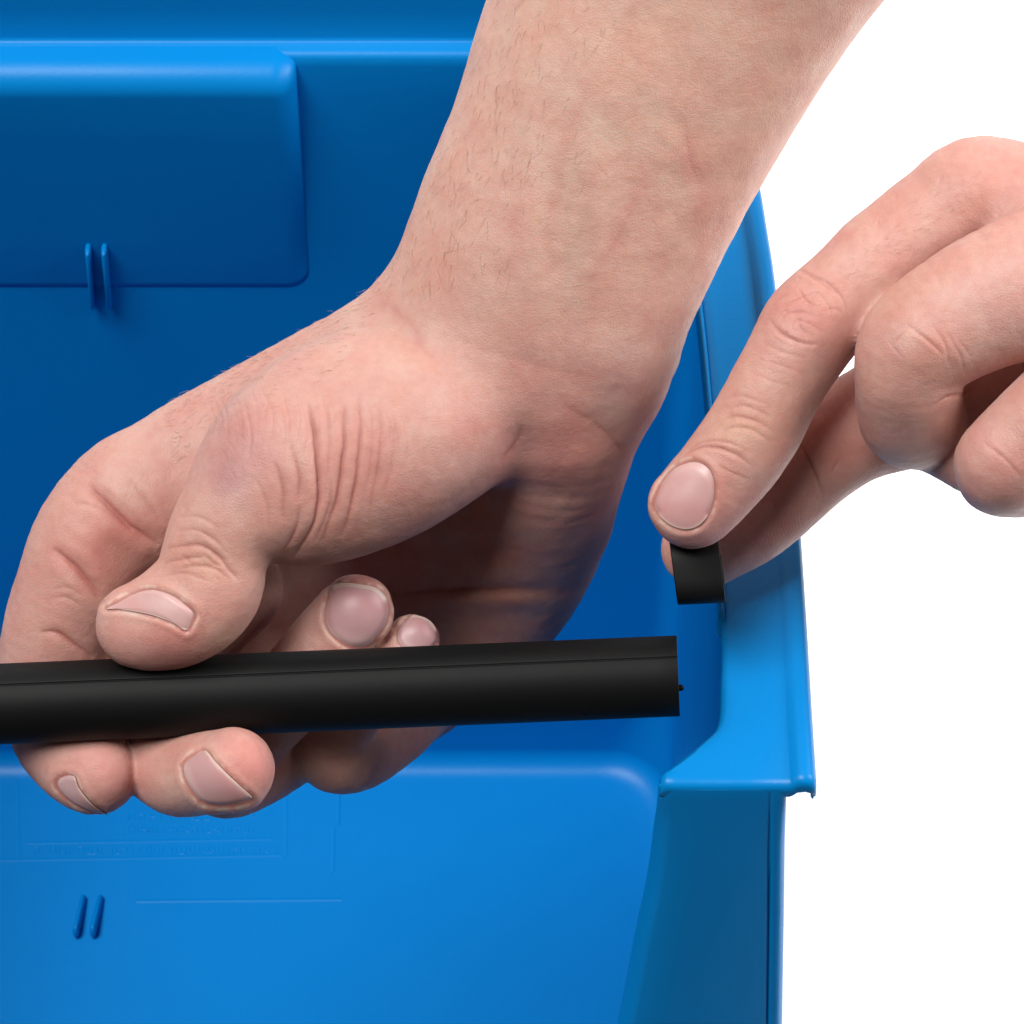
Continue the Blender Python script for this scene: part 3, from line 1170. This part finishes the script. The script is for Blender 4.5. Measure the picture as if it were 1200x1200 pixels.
# shaping
f1.blob((152, 652, 10), (34, 30, 60), -9)
f1.blob((445, 330, -30), (60, 40, 60), 6)
f1.blob((285, 505, 90), (45, 45, 60), 7)          # thumb joint
f1.blob((240, 655, 100), (26, 26, 40), -3)
f1.blob((180, 748, 80), (55, 26, 50), 5)          # thumb pad
f1.blob((608, 515, 0), (24, 34, 70), -8)        # hollow at the wrist
f1.blob((700, 480, 0), (35, 60, 80), -6)
f1.blob((655, 545, -30), (50, 30, 60), 7)           # heel of the hand
f1.blob((620, 240, 110), (16, 140, 70), 3.0)      # tendons
f1.blob((700, 260, 110), (14, 120, 70), 2.6)
f1.blob((560, 640, -170), (80, 14, 60), -3)
f1.blob((540, 690, -230), (90, 9, 60), -5)
f1.blob((560, 705, -230), (90, 10, 60), 4)
f1.blob((535, 620, -170), (90, 12, 60), 3)

NAILS1 = [
    # thumb
    dict(outline=[(124, 713), (138, 704), (156, 695), (176, 690), (196, 695), (214, 706), (229, 718), (226, 730), (219, 739), (203, 730), (182, 722), (160, 717), (140, 714)],
         free=(8, 13), h=1.7, col=(0.66, 0.42, 0.39)),
    # ring
    dict(outline=[(388, 687), (402, 683), (425, 685), (443, 690), (455, 704), (456, 722), (447, 742), (432, 757), (412, 760), (395, 750), (383, 735), (381, 715), (384, 700)],
         free=(0, 4), h=1.3, col=(0.60, 0.36, 0.36)),
    # little
    dict(outline=[(471, 731), (481, 722), (492, 722), (504, 728), (512, 740), (513, 752), (500, 764), (480, 764), (467, 752), (466, 740)],
         free=(1, 4), h=1.5, col=(0.60, 0.37, 0.37)),
    # middle
    dict(outline=[(240, 879), (252, 892), (266, 907), (282, 922), (296, 936), (284, 942), (262, 945), (240, 942), (226, 930), (216, 912), (214, 895), (226, 884)],
         free=(0, 4), h=1.5, col=(0.60, 0.36, 0.35)),
    # index
    dict(outline=[(87, 911), (92, 923), (100, 934), (112, 946), (127, 956), (110, 953), (92, 945), (76, 934), (66, 921), (68, 912), (78, 908)],
         free=(0, 4), h=1.6, col=(0.56, 0.37, 0.37)),
]
def smooth_list(): pass
STROKES1 = [
    ([(360, 472), (368, 512), (373, 562), (369, 610), (345, 655)], 4.8, 6.0),
    ([(404, 472), (402, 525), (396, 580), (376, 640)], 5, 4.6),
    ([(422, 465), (421, 525), (412, 590), (398, 632)], 4.5, 3.2), ([(446, 480), (444, 540), (430, 610)], 5, 2.0), ([(388, 560), (384, 600), (366, 640)], 3.5, 2.0), ([(352, 590), (345, 625), (330, 650)], 4, 2.2),
    ([(340, 515), (350, 562), (348, 590)], 4.5, 2.4),
    ([(320, 540), (332, 575), (332, 612)], 4.5, 2.2),
    ([(384, 470), (386, 520), (382, 580)], 4, 1.4),
    ([(436, 490), (434, 540), (424, 590)], 4.5, 1.2),
    ([(462, 500), (458, 550), (446, 590)], 5, 1.2),
    ([(300, 560), (312, 590), (314, 620)], 4, 1.2),
    ([(195, 644), (212, 640), (237, 640), (257, 652), (270, 670), (282, 682)], 3, 2.8),
    ([(205, 622), (230, 621), (252, 633), (268, 650)], 2.6, 1.5),
    ([(190, 660), (217, 655), (240, 652)], 2.4, 1.8),
    ([(205, 668), (232, 663), (255, 668), (272, 682)], 2.4, 1.6),
    ([(213, 650), (224, 662)], 2.0, 1.2),
    ([(236, 646), (250, 660), (262, 664)], 2.0, 1.4),
    ([(205, 606), (232, 605), (260, 620)], 2.4, .9),
    ([(185, 676), (215, 672), (250, 682)], 2.4, 1.0),
    ([(100, 565), (125, 590), (150, 615), (186, 640)], 8, 8.0),
    ([(85, 590), (112, 592), (135, 606)], 4, 1.6),
    ([(60, 642), (82, 660), (105, 685), (122, 707)], 7.5, 7.0),
    ([(45, 741), (67, 742), (87, 755), (110, 772)], 4.5, 3.5),
    ([(60, 690), (80, 688), (100, 700)], 3, 1.1),
    ([(58, 702), (78, 700), (98, 712)], 3, 1.1),
    ([(150, 560), (170, 585), (190, 612)], 5, 1.5),
    ([(614, 498), (604, 520), (586, 545)], 6, 2.0),
    ([(700, 500), (722, 520), (730, 540)], 8, 1.2),
    ([(650, 470), (690, 492), (722, 515)], 8, .8),
    ([(520, 392), (600, 420), (680, 440), (740, 440)], 12, .7),
    ([(450, 700), (520, 692), (610, 690)], 5, 3.0),
    ([(440, 348), (480, 380), (500, 420)], 12, 1.2),
    ([(800, 130), (810, 190), (822, 230)], 6, .6),
    ([(690, 330), (730, 260), (760, 190)], 12, -1.4),
    ([(640, 300), (655, 200), (690, 90)], 12, -1.2),
]
for i in range(26):        # fine parallel lines over the thumb joint and mound
    x = 250 + i * 9 + random.uniform(-3, 3)
    y = 455 + abs(i - 8) * 1.5 + random.uniform(-8, 8)
    L_ = random.uniform(35, 90)
    STROKES1.append(([(x - 8, y), (x, y + L_ * .5), (x - 4 + random.uniform(-4, 4), y + L_)], random.uniform(1.7, 2.6), random.uniform(.35, .9)))
for i in range(34):
    x = random.uniform(245, 330); y = random.uniform(455, 560)
    a = random.gauss(1.25, .25); L_ = random.uniform(8, 22)
    STROKES1.append(([(x, y), (x + L_ * math.cos(a), y + L_ * math.sin(a))], 1.5, random.uniform(.22, .5)))

RED = (0.62, 0.27, 0.22)
TINT1 = [((185, 770), (60, 22), (0.72, 0.33, 0.29), .5), ((415, 672), (40, 16), (0.72, 0.30, 0.28), .6), ((310, 900), (24, 36), (0.74, 0.30, 0.27), .6), ((145, 925), (26, 36), (0.72, 0.29, 0.27), .5),
         ((672, 300), (16, 90), (0.55, 0.42, 0.37), .5), ((560, 560), (90, 40), (0.52, 0.31, 0.29), .4), ((735, 470), (30, 60), (0.52, 0.37, 0.36), .45), ((605, 430), (30, 60), (0.55, 0.33, 0.31), .35), ((500, 250), (40, 120), (0.66, 0.40, 0.30), .35),
         ((760, 60), (300, 260), SKIN_ARM, .95), ((520, 380), (130, 60), (0.63, 0.40, 0.33), .5),
         ((285, 525), (42, 48), (0.52, 0.27, 0.26), .7), ((268, 560), (24, 24), (0.44, 0.24, 0.26), .5), ((235, 660), (45, 25), (0.55, 0.29, 0.20), .5),
         ((190, 745), (50, 24), (0.66, 0.25, 0.22), .55), ((262, 748), (22, 16), (0.70, 0.50, 0.36), .5), ((140, 760), (24, 24), (0.68, 0.36, 0.31), .4),
         ((60, 700), (55, 80), (0.68, 0.34, 0.29), .5), ((120, 640), (50, 40), (0.66, 0.27, 0.22), .5), ((110, 560), (60, 30), (0.68, 0.37, 0.31), .4),
         ((640, 540), (70, 50), (0.63, 0.27, 0.24), .6), ((600, 470), (60, 60), (0.60, 0.33, 0.29), .4), ((420, 560), (80, 60), RED, .35),
         ((560, 660), (140, 90), (0.50, 0.24, 0.20), .5), ((120, 910), (40, 40), (0.66, 0.30, 0.27), .6), ((290, 890), (35, 35), (0.68, 0.31, 0.27), .7),
         ((415, 690), (50, 20), (0.68, 0.32, 0.28), .5), ((670, 270), (40, 80), (0.62, 0.42, 0.32), .35), ((810, 190), (14, 40), (0.68, 0.34, 0.29), .4),
         ((720, 300), (20, 60), (0.70, 0.38, 0.31), .35), ((340, 380), (120, 40), (0.66, 0.39, 0.32), .4), ((470, 440), (130, 50), (0.60, 0.36, 0.30), .45)]

loc1 = W([[400, 600, -60]])[0]
p1 = empty('person', loc1, 'bare hairy forearm from the top, hand curled round the black bar, thumb on top', 'person')
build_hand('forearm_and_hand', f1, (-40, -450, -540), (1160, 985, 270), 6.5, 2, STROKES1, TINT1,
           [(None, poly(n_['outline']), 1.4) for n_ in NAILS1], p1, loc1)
for n_ in NAILS1:
    make_nail(f1, n_['outline'], n_['free'], p1, loc1, n_['h'], n_['col'])
seeds = []
for i in range(260):
    t = random.random() ** 0.8
    cx = 560 + 60 * (1 - t); y = -40 + t * 380
    ex = np.interp(y, [-40, 0, 90, 180, 260, 325], [575, 570, 545, 520, 480, 440])
    x = ex + abs(random.gauss(0, 1)) * 75 + 2
    a = math.radians(random.gauss(118, 30))
    seeds.append((x, y, math.cos(a), math.sin(a), random.uniform(6, 14) * random.choice((1, 1, 2, 2.6))))
for i in range(260):
    x = random.uniform(200, 440); ey = np.interp(x, [180, 240, 300, 350, 420, 440], [480, 440, 410, 380, 345, 325])
    y = ey + abs(random.gauss(0, 1)) * 35 + 1.5
    a = math.radians(random.gauss(165, 25))
    seeds.append((x, y, math.cos(a), math.sin(a), random.uniform(6, 14)))
hairs(f1, seeds, p1, loc1)

# ------------------------------------------------------------------ right hand (pinches the cap)
f2 = Field()
# back of hand, mostly outside the frame
f2.chain([(1420, 330, 30, 150, .8), (1330, 300, 30, 130, .8), (1240, 265, 30, 95, .8)], k=30)
f2.chain([(1420, 480, -10, 150, .8), (1340, 520, -20, 110, .8), (1270, 560, -40, 60, .8)], k=30)
# index finger
f2.chain([(1240, 262, 20, 72, .9, 30), (1158, 226, 22, 67, .95, 14), (1100, 254, 22, 61, .95, 7), (1036, 302, 28, 59, .95, 6), (985, 350, 38, 58, .95, 9), (948, 390, 46, 58.5, .95, 9), (915, 445, 50, 55, .93, 3),
          (880, 508, 50, 56, .9, 3), (845, 556, 44, 55, .88, 3), (818, 586, 38, 52.5, .86, 3), (811, 592, 37, 51, .86, 3)], n=5)
# middle finger
f2.chain([(1330, 300, 90, 95, .9, 30), (1240, 325, 105, 90, .85, 12), (1160, 352, 112, 80, .85, 12), (1100, 385, 112, 73, .9, 14), (1072, 412, 106, 69, .95, 16), (1065, 450, 84, 64, 1, 6), (1066, 485, 40, 62, 1, 3), (1075, 492, -10, 58, 1, 3)], n=5)
# ring finger
f2.chain([(1330, 420, 110, 70, 1, 12), (1255, 470, 118, 62, 1, 3), (1205, 515, 112, 60, 1, 3), (1175, 545, 100, 58, 1, 3), (1190, 552, 50, 55, 1, 3)], n=5)
# little finger edge, behind
f2.chain([(1100, 528, -10, 30, 1, 6), (1145, 545, 0, 36, 1, 6), (1220, 560, 10, 45, 1, 6)], k=6)
# thumb
f2.chain([(1265, 440, -80, 105, .9, 30), (1150, 464, -98, 76, .9, 20), (1060, 480, -80, 70, .9, 4), (1000, 505, -80, 62, .9, 3), (950, 538, -82, 61, .9, 3), (905, 577, -82, 62, .9, 3), (865, 612, -80, 57, .88, 3), (832, 637, -76, 50, .86, 3), (822, 643, -75, 47, .86, 3)], n=5)
f2.blob((905, 345, 60), (30, 30, 50), 3)
f2.blob((870, 485, 90), (36, 26, 40), -2.5)
f2.blob((1130, 185, 60), (50, 30, 60), 3)
f2.blob((1100, 410, 170), (30, 30, 50), 4)
f2.blob((960, 570, -40), (14, 34, 40), -3)
f2.blob((900, 640, -40), (34, 22, 50), 3)
NAILS2 = [dict(outline=[(765, 590), (772, 570), (784, 553), (800, 542), (815, 540), (828, 548), (836, 562), (838, 580), (834, 596), (829, 606), (818, 617), (803, 621), (786, 616), (772, 604)],
               free=(9, 13), h=1.4, col=(0.66, 0.40, 0.38), tip_w=.06)]
STROKES2 = [
    ([(928, 312), (950, 322), (975, 335), (990, 355), (994, 378)], 2.4, 1.6),
    ([(937, 318), (960, 330), (982, 345)], 2.2, 1.4), ([(935, 337), (945, 352), (960, 360)], 2.0, 1.6),
    ([(900, 372), (915, 390), (937, 401), (960, 404)], 2.4, 2.4), ([(918, 358), (930, 352), (945, 346), (958, 342)], 1.9, 1.2),
    ([(912, 380), (922, 368), (940, 366), (960, 372)], 1.9, 1.3), ([(936, 372), (938, 384), (946, 392)], 1.9, 1.3),
    ([(955, 340), (970, 355), (976, 378)], 1.9, 1.2), ([(962, 366), (978, 362), (988, 368)], 1.9, 1.0), ([(905, 362), (912, 352), (925, 344)], 1.9, 1.1),
    ([(925, 385), (934, 376), (950, 380), (966, 390)], 1.9, .9),
    ([(893, 400), (915, 412), (945, 420)], 2.4, .9), ([(888, 420), (915, 428), (945, 440)], 2.4, .7), ([(882, 438), (905, 446), (935, 456)], 2.4, .6),
    ([(797, 537), (815, 526), (840, 524), (860, 532), (882, 546)], 2.8, 2.4), ([(805, 528), (825, 518), (850, 518), (875, 528)], 2.2, 1.3),
    ([(840, 510), (860, 500), (885, 505), (905, 520)], 2.6, 1.4), ([(843, 495), (862, 488), (888, 494), (910, 508)], 2.6, 1.6), ([(850, 480), (875, 476), (905, 490)], 2.4, 1.1),
    ([(842, 546), (862, 556), (880, 562)], 2.2, 1.0), ([(845, 470), (870, 464), (900, 474)], 2.2, .8),
    ([(937, 520), (952, 545), (966, 582)], 3.0, 3.2), ([(972, 560), (985, 535)], 2.2, 1), ([(905, 585), (912, 605)], 2.2, .8),
    ([(1095, 475), (1107, 467), (1127, 462), (1146, 454)], 2.6, 2.2), ([(1060, 378), (1088, 399), (1107, 418)], 2.4, 1.5), ([(1046, 404), (1060, 387)], 2.2, 1.2),
    ([(1092, 380), (1108, 405), (1112, 430)], 2.2, 1.0), ([(1105, 385), (1125, 415), (1130, 440)], 2.4, .8), ([(1040, 398), (1058, 420)], 2.2, .8), ([(1120, 395), (1140, 420)], 2.4, .7),
    ([(1150, 515), (1180, 540), (1198, 560)], 2.4, 1.0),
]
for i in range(40):
    t = random.random()
    x = 1150 - t * 260 + random.uniform(-30, 30); y = 215 + t * 180 + random.uniform(-30, 30)
    a = random.gauss(2.2, .5); L_ = random.uniform(5, 12)
    STROKES2.append(([(x, y), (x + L_ * math.cos(a), y + L_ * math.sin(a))], 1.6, random.uniform(.3, .7)))
for i in range(26):       # ridges on the pad of the thumb
    x = 846 + i * 3.6
    STROKES2.append(([(x, 632 - i * 1.6), (x + 2, 650 - i * 1.6), (x + 6, 668 - i * 1.9)], 1.1, .55))
TINT2 = [((815, 632), (45, 18), (0.74, 0.36, 0.33), .5), ((1070, 400), (50, 50), (0.70, 0.38, 0.33), .4), ((1170, 570), (50, 30), (0.66, 0.34, 0.31), .4), ((945, 360), (60, 45), (0.64, 0.29, 0.25), .4),
         ((945, 375), (50, 50), (0.62, 0.30, 0.25), .7), ((1150, 190), (60, 45), (0.66, 0.31, 0.26), .6), ((870, 505), (40, 26), (0.58, 0.32, 0.21), .55),
         ((845, 585), (12, 40), (0.64, 0.26, 0.20), .6), ((810, 630), (50, 16), (0.68, 0.36, 0.32), .5), ((970, 520), (50, 60), (0.62, 0.25, 0.20), .6), ((890, 620), (60, 50), (0.66, 0.32, 0.30), .7),
         ((1085, 420), (26, 26), (0.62, 0.32, 0.24), .6), ((1040, 350), (60, 30), (0.68, 0.44, 0.35), .4), ((1170, 340), (60, 60), (0.68, 0.42, 0.37), .5),
         ((1150, 550), (50, 40), (0.66, 0.35, 0.31), .5), ((905, 460), (40, 40), (0.62, 0.38, 0.29), .4)]
loc2 = W([[1150, 420, 0]])[0]
p2 = empty('person', loc2, 'second hand reaching in from the right edge, index finger and thumb pinching the black cap', 'person')
build_hand('hand', f2, (755, 110, -230), (1560, 720, 230), 6, 2, STROKES2, TINT2,
           [(None, poly(n_['outline']), 1.4) for n_ in NAILS2], p2, loc2)
for n_ in NAILS2:
    make_nail(f2, n_['outline'], n_['free'], p2, loc2, n_['h'], n_['col'], tip_w=n_['tip_w'])
seeds = []
for i in range(90):
    t = random.random()
    x = 1150 - t * 200 + random.gauss(0, 13); y = 215 + t * 145 + random.gauss(0, 13)
    a = math.radians(random.gauss(150, 30))
    seeds.append((x, y, math.cos(a), math.sin(a), random.uniform(4, 9)))
hairs(f2, seeds, p2, loc2)
